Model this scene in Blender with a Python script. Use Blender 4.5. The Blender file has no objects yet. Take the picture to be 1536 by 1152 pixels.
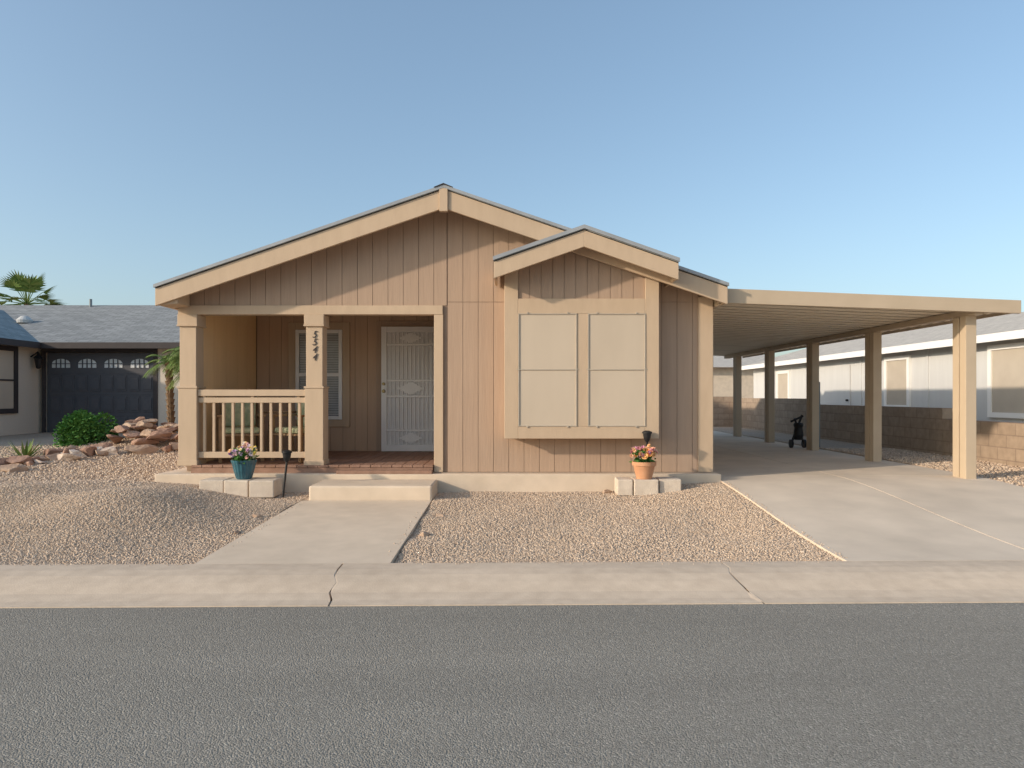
import bpy, math, random
import numpy as np
from mathutils import Vector, Matrix, noise
random.seed(7); rng=np.random.default_rng(5)
scene=bpy.context.scene
COL=scene.collection
WL={}   # world location of each object

# ------------------------------------------------------------- materials
def N(nt,t,**kw):
    n=nt.nodes.new(t)
    for k,v in kw.items(): setattr(n,k,v)
    return n
def mat(name,c1,c2=None,scale=6,rough=0.8,bump=0.0,bscale=60,stretch=(1,1,1),metal=0,detail=4,c3=None,bdist=0.01,spec=0.3,big=0.0,slot_shade=None):
    m=bpy.data.materials.new(name); m.use_nodes=True
    nt=m.node_tree; b=nt.nodes['Principled BSDF']; L=nt.links.new
    b.inputs['Roughness'].default_value=rough; b.inputs['Metallic'].default_value=metal
    b.inputs['Specular IOR Level'].default_value=spec
    if c2 is None: c2=tuple(v*0.86 for v in c1)
    tc=N(nt,'ShaderNodeNewGeometry'); mp=N(nt,'ShaderNodeMapping'); mp.inputs['Scale'].default_value=stretch
    L(tc.outputs['Position'],mp.inputs['Vector'])
    no=N(nt,'ShaderNodeTexNoise'); no.inputs['Scale'].default_value=scale; no.inputs['Detail'].default_value=detail
    L(mp.outputs['Vector'],no.inputs['Vector'])
    r=N(nt,'ShaderNodeValToRGB'); r.color_ramp.elements[0].position=0.32; r.color_ramp.elements[1].position=0.68
    r.color_ramp.elements[0].color=(*c2,1); r.color_ramp.elements[1].color=(*c1,1)
    if c3:
        e=r.color_ramp.elements.new(0.5); e.color=(*c3,1)
    L(no.outputs['Fac'],r.inputs['Fac'])
    out=r.outputs['Color']
    if big>0:
        n2=N(nt,'ShaderNodeTexNoise'); n2.inputs['Scale'].default_value=0.9; n2.inputs['Detail'].default_value=5
        L(tc.outputs['Position'],n2.inputs['Vector'])
        mr=N(nt,'ShaderNodeMapRange'); mr.inputs['From Min'].default_value=0.3; mr.inputs['From Max'].default_value=0.7
        mr.inputs['To Min'].default_value=1-big; mr.inputs['To Max'].default_value=1+big*0.5
        L(n2.outputs['Fac'],mr.inputs['Value'])
        mx=N(nt,'ShaderNodeMix',data_type='RGBA',blend_type='MULTIPLY'); mx.inputs['Factor'].default_value=1
        L(out,mx.inputs['A']); L(mr.outputs['Result'],mx.inputs['B']); out=mx.outputs['Result']
    if slot_shade:   # shade painted as dark stripes into roof pan slots along Y: (period, offset, width fraction)
        s=N(nt,'ShaderNodeSeparateXYZ'); L(tc.outputs['Position'],s.inputs[0])
        a=N(nt,'ShaderNodeMath',operation='SUBTRACT'); a.inputs[1].default_value=slot_shade[1]; L(s.outputs['Y'],a.inputs[0])
        d=N(nt,'ShaderNodeMath',operation='DIVIDE'); d.inputs[1].default_value=slot_shade[0]; L(a.outputs[0],d.inputs[0])
        f=N(nt,'ShaderNodeMath',operation='FRACT'); L(d.outputs[0],f.inputs[0])
        g=N(nt,'ShaderNodeMath',operation='GREATER_THAN'); g.inputs[1].default_value=1-slot_shade[2]; L(f.outputs[0],g.inputs[0])
        mx=N(nt,'ShaderNodeMix',data_type='RGBA'); mx.inputs['B'].default_value=(c2[0]*0.5,c2[1]*0.48,c2[2]*0.45,1)
        L(g.outputs[0],mx.inputs['Factor']); L(out,mx.inputs['A']); out=mx.outputs['Result']
    L(out,b.inputs['Base Color'])
    if bump>0:
        nb=N(nt,'ShaderNodeTexNoise'); nb.inputs['Scale'].default_value=bscale; nb.inputs['Detail'].default_value=5
        L(mp.outputs['Vector'],nb.inputs['Vector'])
        bp=N(nt,'ShaderNodeBump'); bp.inputs['Strength'].default_value=bump; bp.inputs['Distance'].default_value=bdist
        L(nb.outputs['Fac'],bp.inputs['Height']); L(bp.outputs['Normal'],b.inputs['Normal'])
    return m
def voro_mat(name,cols,scale,bump,bdist,rough=0.9,big=0.12,bands=(1,1,1)):
    m=bpy.data.materials.new(name); m.use_nodes=True
    nt=m.node_tree; b=nt.nodes['Principled BSDF']; L=nt.links.new
    b.inputs['Roughness'].default_value=rough; b.inputs['Specular IOR Level'].default_value=0.15
    g=N(nt,'ShaderNodeNewGeometry')
    v=N(nt,'ShaderNodeTexVoronoi'); v.inputs['Scale'].default_value=scale; L(g.outputs['Position'],v.inputs['Vector'])
    sp=N(nt,'ShaderNodeSeparateColor'); L(v.outputs['Color'],sp.inputs['Color'])
    r=N(nt,'ShaderNodeValToRGB'); els=r.color_ramp.elements
    els[0].color=(*cols[0],1); els[0].position=0; els[1].color=(*cols[-1],1); els[1].position=1
    for i,c in enumerate(cols[1:-1]):
        e=els.new((i+1)/(len(cols)-1)); e.color=(*c,1)
    L(sp.outputs['Red'],r.inputs['Fac'])
    mp=N(nt,'ShaderNodeMapping'); mp.inputs['Scale'].default_value=bands; L(g.outputs['Position'],mp.inputs['Vector'])
    n2=N(nt,'ShaderNodeTexNoise'); n2.inputs['Scale'].default_value=0.8; n2.inputs['Detail'].default_value=6; L(mp.outputs['Vector'],n2.inputs['Vector'])
    mr=N(nt,'ShaderNodeMapRange'); mr.inputs['From Min'].default_value=0.3; mr.inputs['From Max'].default_value=0.7
    mr.inputs['To Min'].default_value=1-big; mr.inputs['To Max'].default_value=1+big
    L(n2.outputs['Fac'],mr.inputs['Value'])
    mx=N(nt,'ShaderNodeMix',data_type='RGBA',blend_type='MULTIPLY'); mx.inputs['Factor'].default_value=1
    L(r.outputs['Color'],mx.inputs['A']); L(mr.outputs['Result'],mx.inputs['B']); L(mx.outputs['Result'],b.inputs['Base Color'])
    bp=N(nt,'ShaderNodeBump'); bp.inputs['Strength'].default_value=bump; bp.inputs['Distance'].default_value=bdist; bp.invert=True
    L(v.outputs['Distance'],bp.inputs['Height']); L(bp.outputs['Normal'],b.inputs['Normal'])
    return m
def brick_mat(name,c1,c2,mortar,bw,bh,axis='YZ',ms=0.01,bump=0.6,rough=0.9):
    m=bpy.data.materials.new(name); m.use_nodes=True
    nt=m.node_tree; b=nt.nodes['Principled BSDF']; L=nt.links.new
    b.inputs['Roughness'].default_value=rough; b.inputs['Specular IOR Level'].default_value=0.2
    g=N(nt,'ShaderNodeNewGeometry'); s=N(nt,'ShaderNodeSeparateXYZ'); c=N(nt,'ShaderNodeCombineXYZ')
    L(g.outputs['Position'],s.inputs[0])
    L(s.outputs[axis[0]],c.inputs['X']); L(s.outputs[axis[1]],c.inputs['Y'])
    br=N(nt,'ShaderNodeTexBrick'); br.inputs['Scale'].default_value=1
    br.inputs['Brick Width'].default_value=bw; br.inputs['Row Height'].default_value=bh; br.inputs['Mortar Size'].default_value=ms
    br.inputs['Color1'].default_value=(*c1,1); br.inputs['Color2'].default_value=(*c2,1); br.inputs['Mortar'].default_value=(*mortar,1)
    L(c.outputs[0],br.inputs['Vector'])
    no=N(nt,'ShaderNodeTexNoise'); no.inputs['Scale'].default_value=9; no.inputs['Detail'].default_value=8; L(g.outputs['Position'],no.inputs['Vector'])
    mr=N(nt,'ShaderNodeMapRange'); mr.inputs['To Min'].default_value=0.7; mr.inputs['To Max'].default_value=1.3; L(no.outputs['Fac'],mr.inputs['Value'])
    mx=N(nt,'ShaderNodeMix',data_type='RGBA',blend_type='MULTIPLY'); mx.inputs['Factor'].default_value=1
    L(br.outputs['Color'],mx.inputs['A']); L(mr.outputs['Result'],mx.inputs['B']); L(mx.outputs['Result'],b.inputs['Base Color'])
    bp=N(nt,'ShaderNodeBump'); bp.inputs['Strength'].default_value=bump; bp.inputs['Distance'].default_value=0.01; bp.invert=True
    L(br.outputs['Fac'],bp.inputs['Height']); L(bp.outputs['Normal'],b.inputs['Normal'])
    return m
def glass_mat(name,col=(0.03,0.05,0.07),alpha=0.45):
    m=bpy.data.materials.new(name); m.use_nodes=True
    b=m.node_tree.nodes['Principled BSDF']
    b.inputs['Base Color'].default_value=(*col,1); b.inputs['Roughness'].default_value=0.04; b.inputs['Alpha'].default_value=alpha
    b.inputs['Specular IOR Level'].default_value=0.8
    return m

M={}
M['siding']=mat('siding_paint',(0.455,0.325,0.235),(0.42,0.297,0.214),scale=14,stretch=(1,1,0.08),rough=0.75,bump=0.5,bscale=45,bdist=0.005,big=0.03)
M['sidinglit']=mat('siding_paint_lit',(0.58,0.41,0.285),(0.535,0.375,0.26),scale=14,stretch=(1,1,0.08),rough=0.75,bump=0.5,bscale=45,bdist=0.005)  # lighter copy of the siding paint, fill light for the dim porch painted in
M['groove']=mat('siding_groove',(0.33,0.235,0.17),rough=0.9)
M['trim']=mat('trim_paint',(0.57,0.43,0.30),(0.53,0.397,0.275),scale=10,stretch=(1,1,0.3),rough=0.65,bump=0.25,bscale=50,bdist=0.004,big=0.04)
M['porchwall']=mat('porch_side_lit',(0.86,0.62,0.36),(0.81,0.575,0.33),scale=12,stretch=(1,1,0.1),rough=0.7,bump=0.3,bscale=45,bdist=0.004)  # warm tan, lightened so the colour carries the porch bounce light
M['screen']=mat('sun_screen_fabric',(0.57,0.475,0.37),(0.535,0.445,0.345),scale=3,rough=0.9,bump=0.3,bscale=300,bdist=0.002,stretch=(1,1,0.3))
M['screenpale']=mat('pale_screen_fabric',(0.52,0.46,0.38),(0.48,0.42,0.345),scale=3,rough=0.9)
M['screenframe']=mat('screen_frame_metal',(0.50,0.43,0.345),rough=0.5)
M['white']=mat('white_vinyl',(0.88,0.87,0.84),(0.85,0.84,0.82),rough=0.4,scale=4)
M['dripedge']=mat('drip_edge_metal',(0.36,0.38,0.40),(0.29,0.31,0.33),rough=0.5,scale=4)
M['shingle']=brick_mat('grey_shingles',(0.24,0.25,0.25),(0.32,0.33,0.33),(0.12,0.125,0.13),0.3,0.14,'XY',ms=0.006,bump=0.5)
M['shingleblue']=brick_mat('blue_grey_shingles',(0.19,0.24,0.26),(0.27,0.32,0.34),(0.10,0.12,0.13),0.3,0.14,'YX',ms=0.006,bump=0.5)
M['shinglepale']=brick_mat('pale_shingles',(0.50,0.46,0.41),(0.56,0.52,0.46),(0.36,0.33,0.30),0.3,0.14,'YX',ms=0.006,bump=0.4)
M['concrete']=mat('concrete',(0.73,0.60,0.465),(0.66,0.54,0.415),scale=5,rough=0.95,bump=0.25,bscale=120,bdist=0.003,detail=9,big=0.10,spec=0.15)
M['kerbcon']=mat('kerb_concrete',(0.69,0.56,0.43),(0.60,0.48,0.365),scale=9,rough=0.95,bump=0.35,bscale=90,bdist=0.005,detail=12,big=0.10,spec=0.15)
M['drive']=mat('driveway_concrete',(0.75,0.63,0.50),(0.67,0.56,0.445),scale=2.5,rough=0.95,bump=0.2,bscale=150,bdist=0.003,detail=10,big=0.12,spec=0.15)
M['stucco']=mat('stucco',(0.72,0.63,0.52),(0.67,0.585,0.485),scale=30,rough=0.9,bump=0.5,bscale=80,bdist=0.01)
M['darkdoor']=mat('charcoal_paint',(0.10,0.10,0.11),(0.09,0.09,0.10),rough=0.5,scale=8,bump=0.1,bscale=40)
M['darktrim']=mat('dark_brown_trim',(0.06,0.05,0.05),rough=0.6)
M['black']=mat('black_metal',(0.02,0.02,0.022),rough=0.45)
M['deck']=mat('redwood_deck',(0.35,0.21,0.15),(0.27,0.155,0.105),scale=9,stretch=(1,0.15,1),rough=0.7,bump=0.3,bscale=60)
M['carport']=mat('carport_metal',(0.55,0.44,0.32),(0.51,0.405,0.29),rough=0.5,scale=3,bump=0.05)
M['carportpan']=mat('carport_pan_metal',(0.88,0.78,0.62),(0.83,0.73,0.58),rough=0.5,scale=3,slot_shade=(0.30,8.87,0.22))  # pan slots striped darker, their shade painted into the metal colour
M['bluewall']=mat('pale_wall_paint',(0.62,0.62,0.61),(0.59,0.59,0.58),rough=0.8,scale=8,bump=0.2,stretch=(1,1,0.1),bscale=30)
M['block']=brick_mat('concrete_block',(0.35,0.265,0.195),(0.41,0.315,0.235),(0.30,0.225,0.17),0.4,0.2,'YZ',ms=0.010,bump=0.4)
M['blockx']=brick_mat('concrete_block_cross',(0.35,0.265,0.195),(0.41,0.315,0.235),(0.30,0.225,0.17),0.4,0.2,'XZ',ms=0.010,bump=0.4)
M['asphalt']=voro_mat('asphalt',[(0.215,0.196,0.168),(0.275,0.253,0.218),(0.315,0.290,0.25),(0.25,0.23,0.197),(0.42,0.387,0.333)],130,0.7,0.007,rough=0.95,big=0.09,bands=(0.25,1.6,1))
gc=[(0.42,0.315,0.232),(0.54,0.42,0.315),(0.47,0.36,0.268),(0.62,0.49,0.375),(0.40,0.305,0.228),(0.56,0.44,0.33)]
M['ground']=voro_mat('gravel_bed',gc,100,0.9,0.010,big=0.08)
gw=[(0.49,0.37,0.27),(0.60,0.465,0.345),(0.45,0.34,0.255),(0.72,0.585,0.455),(0.55,0.415,0.305),(0.36,0.27,0.20)]
def stone_rand(name,cols):
    m=bpy.data.materials.new(name); m.use_nodes=True
    nt=m.node_tree; b=nt.nodes['Principled BSDF']; L=nt.links.new
    b.inputs['Roughness'].default_value=0.9; b.inputs['Specular IOR Level'].default_value=0.2
    g=N(nt,'ShaderNodeNewGeometry'); r=N(nt,'ShaderNodeValToRGB'); els=r.color_ramp.elements
    els[0].color=(*cols[0],1); els[0].position=0; els[1].color=(*cols[-1],1); els[1].position=1
    for i,c in enumerate(cols[1:-1]):
        e=els.new((i+1)/(len(cols)-1)); e.color=(*c,1)
    L(g.outputs['Random Per Island'],r.inputs['Fac']); L(r.outputs['Color'],b.inputs['Base Color'])
    return m
M['pebble']=stone_rand('gravel_stone',gw)
M['leaf']=stone_rand('shrub_leaf',[(0.04,0.11,0.025),(0.08,0.20,0.04),(0.05,0.14,0.03),(0.13,0.28,0.07)])
M['frond']=stone_rand('palm_frond',[(0.09,0.15,0.04),(0.17,0.27,0.08),(0.24,0.30,0.10),(0.12,0.20,0.05)])
M['palmbark']=mat('palm_bark',(0.30,0.20,0.12),(0.14,0.09,0.055),scale=18,rough=0.95,bump=1,bscale=30,bdist=0.03)
M['rockred']=mat('red_rock',(0.43,0.275,0.20),(0.28,0.165,0.12),scale=5,rough=0.9,bump=0.8,bscale=14,bdist=0.03,detail=8)
M['rockwhite']=mat('white_rock',(0.69,0.59,0.50),(0.49,0.38,0.31),scale=4,rough=0.9,bump=0.8,bscale=14,bdist=0.03,detail=8)
M['rocktan']=mat('tan_rock',(0.53,0.39,0.28),(0.37,0.25,0.18),scale=5,rough=0.9,bump=0.8,bscale=14,bdist=0.03,detail=8)
M['teal']=mat('teal_glaze',(0.04,0.14,0.18),(0.03,0.09,0.12),rough=0.25,scale=12,spec=0.6)
M['terra']=mat('terracotta',(0.60,0.32,0.18),(0.52,0.26,0.14),rough=0.85,scale=12,bump=0.2)
M['petalpink']=stone_rand('pink_petals',[(0.78,0.42,0.52),(0.88,0.70,0.10),(0.50,0.26,0.56),(0.86,0.80,0.72),(0.88,0.74,0.14),(0.82,0.55,0.62)])
M['petalorange']=stone_rand('orange_petals',[(0.85,0.42,0.12),(0.62,0.28,0.46),(0.87,0.55,0.20),(0.83,0.50,0.42),(0.87,0.63,0.28)])
M['wood']=mat('patio_chair_wood',(0.42,0.27,0.15),(0.29,0.18,0.10),scale=12,rough=0.6)
M['cushion']=mat('green_cushion',(0.68,0.67,0.44),(0.40,0.46,0.27),rough=0.95,scale=14)
M['glass']=glass_mat('window_glass',alpha=0.22)
M['blind']=mat('blind_slats',(0.76,0.78,0.78),rough=0.6)
M['interior']=mat('dim_interior',(0.12,0.12,0.13),rough=0.9)
M['meshgrey']=mat('screen_mesh',(0.76,0.745,0.72),(0.72,0.705,0.685),rough=0.8,scale=6,bump=0.2,bscale=300)
M['brass']=mat('brass',(0.4,0.3,0.15),rough=0.35,metal=0.9)
M['block_paver']=mat('paver_block',(0.70,0.60,0.49),(0.59,0.495,0.40),scale=9,rough=0.95,bump=0.5,bscale=80,detail=8)
M['cream']=mat('cream_wall',(0.66,0.57,0.46),rough=0.9)
M['utility']=mat('utility_grey',(0.24,0.27,0.28),rough=0.6)
M['vent']=mat('vent_white',(0.6,0.6,0.58),rough=0.6)
M['soil']=mat('soil',(0.06,0.04,0.03),rough=1)
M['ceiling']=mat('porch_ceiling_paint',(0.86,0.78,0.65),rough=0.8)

# ------------------------------------------------------------- mesh helpers
class MB:
    def __init__(s): s.v=[]; s.f=[]
    def box(s,x0,x1,y0,y1,z0,z1):
        b=len(s.v)
        s.v+=[(x0,y0,z0),(x1,y0,z0),(x1,y1,z0),(x0,y1,z0),(x0,y0,z1),(x1,y0,z1),(x1,y1,z1),(x0,y1,z1)]
        s.f+=[tuple(b+i for i in q) for q in [(3,2,1,0),(4,5,6,7),(0,1,5,4),(1,2,6,5),(2,3,7,6),(3,0,4,7)]]
        return s
    def prism(s,poly,y0,y1,axis='y'):
        b=len(s.v); n=len(poly)
        for yy in (y0,y1):
            for a,z in poly: s.v.append((a,yy,z) if axis=='y' else (yy,a,z))
        s.f.append(tuple(b+i for i in range(n))); s.f.append(tuple(b+n+i for i in reversed(range(n))))
        for i in range(n):
            j=(i+1)%n; s.f.append((b+i,b+n+i,b+n+j,b+j))
        return s
    def flat(s,poly,z0,z1):
        b=len(s.v); n=len(poly)
        for zz in (z0,z1):
            for x,y in poly: s.v.append((x,y,zz))
        s.f.append(tuple(b+i for i in reversed(range(n)))); s.f.append(tuple(b+n+i for i in range(n)))
        for i in range(n):
            j=(i+1)%n; s.f.append((b+i,b+j,b+n+j,b+n+i))
        return s
    def lathe(s,prof,c,seg=24,rib=0,ribn=12):
        b=len(s.v)
        for r,z in prof:
            for k in range(seg):
                a=2*math.pi*k/seg; rr=r*(1+rib*math.cos(a*ribn))
                s.v.append((c[0]+rr*math.cos(a),c[1]+rr*math.sin(a),c[2]+z))
        for i in range(len(prof)-1):
            for k in range(seg):
                k2=(k+1)%seg
                s.f.append((b+i*seg+k,b+i*seg+k2,b+(i+1)*seg+k2,b+(i+1)*seg+k))
        s.f.append(tuple(b+k for k in reversed(range(seg))))
        s.f.append(tuple(b+(len(prof)-1)*seg+k for k in range(seg)))
        return s
    def tube(s,p,q,r0,r1=None,seg=8):
        r1=r0 if r1 is None else r1
        p=Vector(p);q=Vector(q); d=(q-p).normalized(); u=d.orthogonal().normalized(); w=d.cross(u); b=len(s.v)
        for pt,r in ((p,r0),(q,r1)):
            for k in range(seg):
                a=2*math.pi*k/seg; s.v.append(tuple(pt+u*r*math.cos(a)+w*r*math.sin(a)))
        for k in range(seg):
            k2=(k+1)%seg; s.f.append((b+k,b+k2,b+seg+k2,b+seg+k))
        s.f.append(tuple(b+k for k in reversed(range(seg)))); s.f.append(tuple(b+seg+k for k in range(seg)))
        return s
    def quad(s,*pts):
        b=len(s.v); s.v+= [tuple(p) for p in pts]; s.f.append(tuple(range(b,b+len(pts)))); return s

def setup(o,parent,world):
    WL[o.name]=Vector(world)
    if parent is not None:
        o.parent=parent; o.location=Vector(world)-WL[parent.name]
    else: o.location=world
def obj(name,mb,material,parent=None,label=None,cat=None,kind=None,group=None,bevel=0,smooth=False,base=False):
    me=bpy.data.meshes.new(name)
    vs=np.array(mb.v,dtype=float)
    c=(vs.min(0)+vs.max(0))/2
    if base or parent is None: c[2]=vs[:,2].min()
    vs=vs-c
    me.from_pydata([tuple(v) for v in vs],[],mb.f); me.update()
    me.materials.append(M[material])
    o=bpy.data.objects.new(name,me); COL.objects.link(o)
    setup(o,parent,tuple(c))
    if bevel:
        m=o.modifiers.new('b','BEVEL'); m.width=bevel; m.segments=2; m.limit_method='ANGLE'
    if smooth:
        for p in me.polygons: p.use_smooth=True
    if label: o['label']=label
    if cat: o['category']=cat
    if kind: o['kind']=kind
    if group: o['group']=group
    return o
def empty(name,loc,label,cat,group=None):
    o=bpy.data.objects.new(name,None); COL.objects.link(o); o.empty_display_size=0.3
    setup(o,None,loc); o['label']=label; o['category']=cat
    if group: o['group']=group
    return o

# ------------------------------------------------------------- ground
def ss(a,b,t):
    u=np.clip((t-a)/(b-a),0,1); return u*u*(3-2*u)
def dy(x): return 0.018*np.clip(x,-12,12)
def drive_z(y): return 0.085+0.245*ss(5.4,9.4,y)+0.0*y
def walk_z(y): return 0.085+0.08*np.clip((y-5.46)/2.7,0,1)
def gz(x,y,stones=False):
    x=np.asarray(x,float); y=np.asarray(y,float); yc=y-dy(x)
    h=0.055+0.115*np.clip((yc-5.5)/3.2,0,1)+0.19*ss(9,12.5,y)
    h=h+0.11*ss(0.9,2.5,x)*ss(6.8,8.8,y)+0.13*ss(-2.9,-4.6,x)*ss(6.8,8.6,y)
    h=h+0.25*np.exp(-((x+4.1)/0.85)**2-((y-7.2)/0.8)**2)*ss(5.6,6.8,yc)+0.15*np.exp(-((x+5.8)/1.0)**2-((y-7.7)/0.7)**2)
    h=h+0.20*np.exp(-((x+6.7)/1.0)**2-((y-12.4)/0.8)**2)
    h=h+0.014*np.sin(x*3.1+y*1.7)*np.sin(y*4.3-x)*ss(5.6,6.0,yc)
    k=ss(2.0,2.6,x); h=h*(1-k)+(drive_z(y)-0.022)*k
    if not stones:
        d=drive_z(y)
        h=np.where((x>2.72)&(x<6.35),d-0.07,h)
        h=np.where((x>-2.56)&(x<-0.97)&(y<8.3),np.minimum(h,walk_z(y)-0.04),h)
        h=np.where((x>-4.4)&(x<2.6)&(y>8.95),0.1,h)
    h=np.where(x>=6.35,drive_z(y)-0.02+0.03*ss(9,12,y),h)
    h=np.where(yc<5.5,-0.06,h)
    return h
xs=np.unique(np.concatenate([[-900,-400,-200,-100,-60,-40,-25,-18],np.arange(-14,10.01,0.08),[2.70,2.73,6.34,6.36,-2.57,-2.55,-0.98,-0.96,11,13,16,22,30,50,100,200,400,900]]))
ys=np.unique(np.concatenate([[-900,-300,-100,-30,-10,0,3,4,4.6],np.arange(5,9.4,0.05),np.arange(9.4,14,0.12),[15,16,18,20,24,30,40,60,100,200,400,900,1500]]))
X,Y=np.meshgrid(xs,ys); Z=gz(X,Y)
mb=MB(); nx=len(xs); ny=len(ys)
mb.v=list(zip(X.ravel(),Y.ravel(),Z.ravel()))
mb.f=[(j*nx+i,j*nx+i+1,(j+1)*nx+i+1,(j+1)*nx+i) for j in range(ny-1) for i in range(nx-1)]
g=obj('ground',mb,'ground',kind='structure',label='tan gravel ground around the houses',cat='ground',smooth=True)

mb=MB(); rx=[-900,-12,0,12,900]
for i in range(4):
    a,b=rx[i],rx[i+1]
    mb.quad((a,-4,0),(b,-4,0),(b,4.75+float(dy(b)),0),(a,4.75+float(dy(a)),0))
obj('road',mb,'asphalt',kind='structure',label='grey asphalt residential street',cat='road')
prof=[(4.63,-0.05),(4.63,0.006),(4.74,0.010),(4.86,0.026),(5.0,0.062),(5.12,0.085),(5.25,0.094),(5.46,0.088),(5.47,0.04),(5.47,-0.05)]
kx=[-60,-13,-10.4,-7.35,-4.33,-1.3,1.69,4.7,7.7,10.7,13,60]
for kk,(a,b) in enumerate(zip(kx[:-1],kx[1:])):
    mb=MB(); n=10; st=np.linspace(a+0.007,b-0.007,n); P=len(prof)
    for i,xx in enumerate(st):
        for (yy,zz) in prof:
            seed=kk if i==0 else kk+1
            ox=0.045*math.sin((yy-4.63)*3.8+seed)+0.02*math.sin(yy*19+seed*2) if i in(0,n-1) else 0
            mb.v.append((xx-ox,yy+float(dy(xx)),zz))
    for i in range(n-1):
        for k in range(P-1): mb.f.append((i*P+k,(i+1)*P+k,(i+1)*P+k+1,i*P+k+1))
    mb.f.append(tuple(range(P))); mb.f.append(tuple((n-1)*P+k for k in reversed(range(P))))
    obj('kerb',mb,'kerbcon',kind='structure',label='rolled concrete kerb segment beside asphalt street',cat='kerb')
def slab(name,mat_,x0,x1,y0f,y1,zf,nx=4,ny=24,label='',cat=''):
    mb=MB(); 
    for j in range(ny+1):
        for i in range(nx+1):
            x=x0+(x1-x0)*i/nx; ya=y0f(x); y=ya+(y1-ya)*j/ny
            mb.v.append((x,y,float(zf(y))))
    W=nx+1
    for j in range(ny):
        for i in range(nx): mb.f.append((j*W+i,j*W+i+1,(j+1)*W+i+1,(j+1)*W+i))
    top=len(mb.v)
    ring=[i for i in range(W)]+[j*W+nx for j in range(1,ny+1)]+[ny*W+i for i in range(nx-1,-1,-1)]+[j*W for j in range(ny-1,0,-1)]
    for r in ring: v=mb.v[r]; mb.v.append((v[0],v[1],v[2]-0.12))
    for k in range(len(ring)):
        k2=(k+1)%len(ring); mb.f.append((ring[k],top+k,top+k2,ring[k2]))
    return mb
ks=lambda x: 5.475+float(dy(x))
w=slab('walkway','concrete',-2.54,-0.985,ks,8.19,walk_z)
obj('walkway',w,'concrete',kind='structure',label='concrete front walkway leading to the step',cat='path')
mbd=MB()
def addm(a,b):
    o=len(a.v); a.v+=b.v; a.f+=[tuple(i+o for i in f) for f in b.f]
yb=[None,9.35,12.6,15.9,19.2,22.5]
for xa,xb in ((2.70,4.415),(4.427,6.30)):
    for i in range(5):
        y0=ks if i==0 else (lambda x,v=yb[i]: v+0.010)
        addm(mbd,slab('d','drive',xa,xb,y0,yb[i+1],drive_z))
obj('driveway',mbd,'drive',kind='structure',label='light concrete driveway with saw-cut joints under the carport',cat='driveway')
w=slab('nd','drive',-14,-8.5,lambda x:13.0,17.5,lambda y:0.40)
obj('driveway',w,'drive',kind='structure',label='pale concrete driveway before the charcoal garage door',cat='driveway')
mb=MB().box(-4.66,2.70,8.86,11.2,0.0,0.405)
obj('foundation_slab',mb,'concrete',kind='structure',label='concrete footing along the front of the house',cat='slab',bevel=0.012)
mb=MB().flat([(-2.46,8.2),(-0.98,8.2),(-0.98,8.858),(-2.46,8.858)],0.02,0.34)
obj('concrete_step',mb,'concrete',label='low concrete entry step before the wooden porch',cat='step',bevel=0.022)

def icos():
    t=(1+5**.5)/2
    v=np.array([(-1,t,0),(1,t,0),(-1,-t,0),(1,-t,0),(0,-1,t),(0,1,t),(0,-1,-t),(0,1,-t),(t,0,-1),(t,0,1),(-t,0,-1),(-t,0,1)],float)
    v/=np.linalg.norm(v[0])
    f=np.array([(0,11,5),(0,5,1),(0,1,7),(0,7,10),(0,10,11),(1,5,9),(5,11,4),(11,10,2),(10,7,6),(7,1,8),(3,9,4),(3,4,2),(3,2,6),(3,6,8),(3,8,9),(4,9,5),(2,4,11),(6,2,10),(8,6,7),(9,8,1)])
    return v,f
iv,iff=icos()
def scatter(n,x0,x1,y0,y1,smin,smax):
    x=rng.uniform(x0,x1,n); y=y0+(y1-y0)*rng.uniform(0,1,n)**1.25
    yc=y-dy(x); keep=(yc>5.5)
    keep&=~((x>-2.56)&(x<-0.965)&(y<8.9)); keep&=~((x>2.69)&(x<6.32)); keep&=~((x>-4.68)&(x<2.7)&(y>8.85))
    keep&=~((x<-8.4)&(y>12.9))
    x=x[keep];y=y[keep]; s=smin+(smax-smin)*rng.uniform(0,1,len(x))**1.6
    return x,y,s,gz(x,y,True)
def stray(n,x0,x1,y0,y1,zf):
    x=rng.uniform(x0,x1,n); y=rng.uniform(y0,y1,n); s=rng.uniform(0.003,0.007,n); return x,y,s,zf(y)+0*x
parts=[scatter(78000,-0.97,2.70,5.5,8.9,0.004,0.0105),scatter(90000,-6.6,-2.5,5.45,8.9,0.004,0.0105),scatter(16000,-9.5,-4.6,8.3,13,0.010,0.020),scatter(7000,6.3,8,7,14,0.01,0.02),
 stray(50,-2.54,-2.44,5.6,8.1,walk_z),stray(50,-1.06,-0.99,5.6,8.1,walk_z),stray(200,2.70,2.76,5.6,8.8,drive_z),stray(70,-6,-2.6,5.33,5.42,lambda y:0.09+0*y),stray(60,-0.9,2.7,5.38,5.46,lambda y:0.09+0*y)]
px,py,ps,pz=[np.concatenate([p[i] for p in parts]) for i in range(4)]
n=len(px)
V=iv[None]*ps[:,None,None]*rng.uniform(0.65,1.35,(n,12,1))*rng.uniform(0.7,1.35,(n,1,3))
V[:,:,2]*=0.8
ang=rng.uniform(0,6.28,n); ca,sa=np.cos(ang)[:,None],np.sin(ang)[:,None]
Vx=V[:,:,0]*ca-V[:,:,1]*sa; Vy=V[:,:,0]*sa+V[:,:,1]*ca
V=np.stack([Vx+px[:,None],Vy+py[:,None],V[:,:,2]+(pz+ps*0.25)[:,None]],-1).reshape(-1,3)
F=(iff[None]+(np.arange(n)*12)[:,None,None]).reshape(-1)
me=bpy.data.meshes.new('gravel'); me.vertices.add(len(V)); me.vertices.foreach_set('co',V.ravel())
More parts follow.
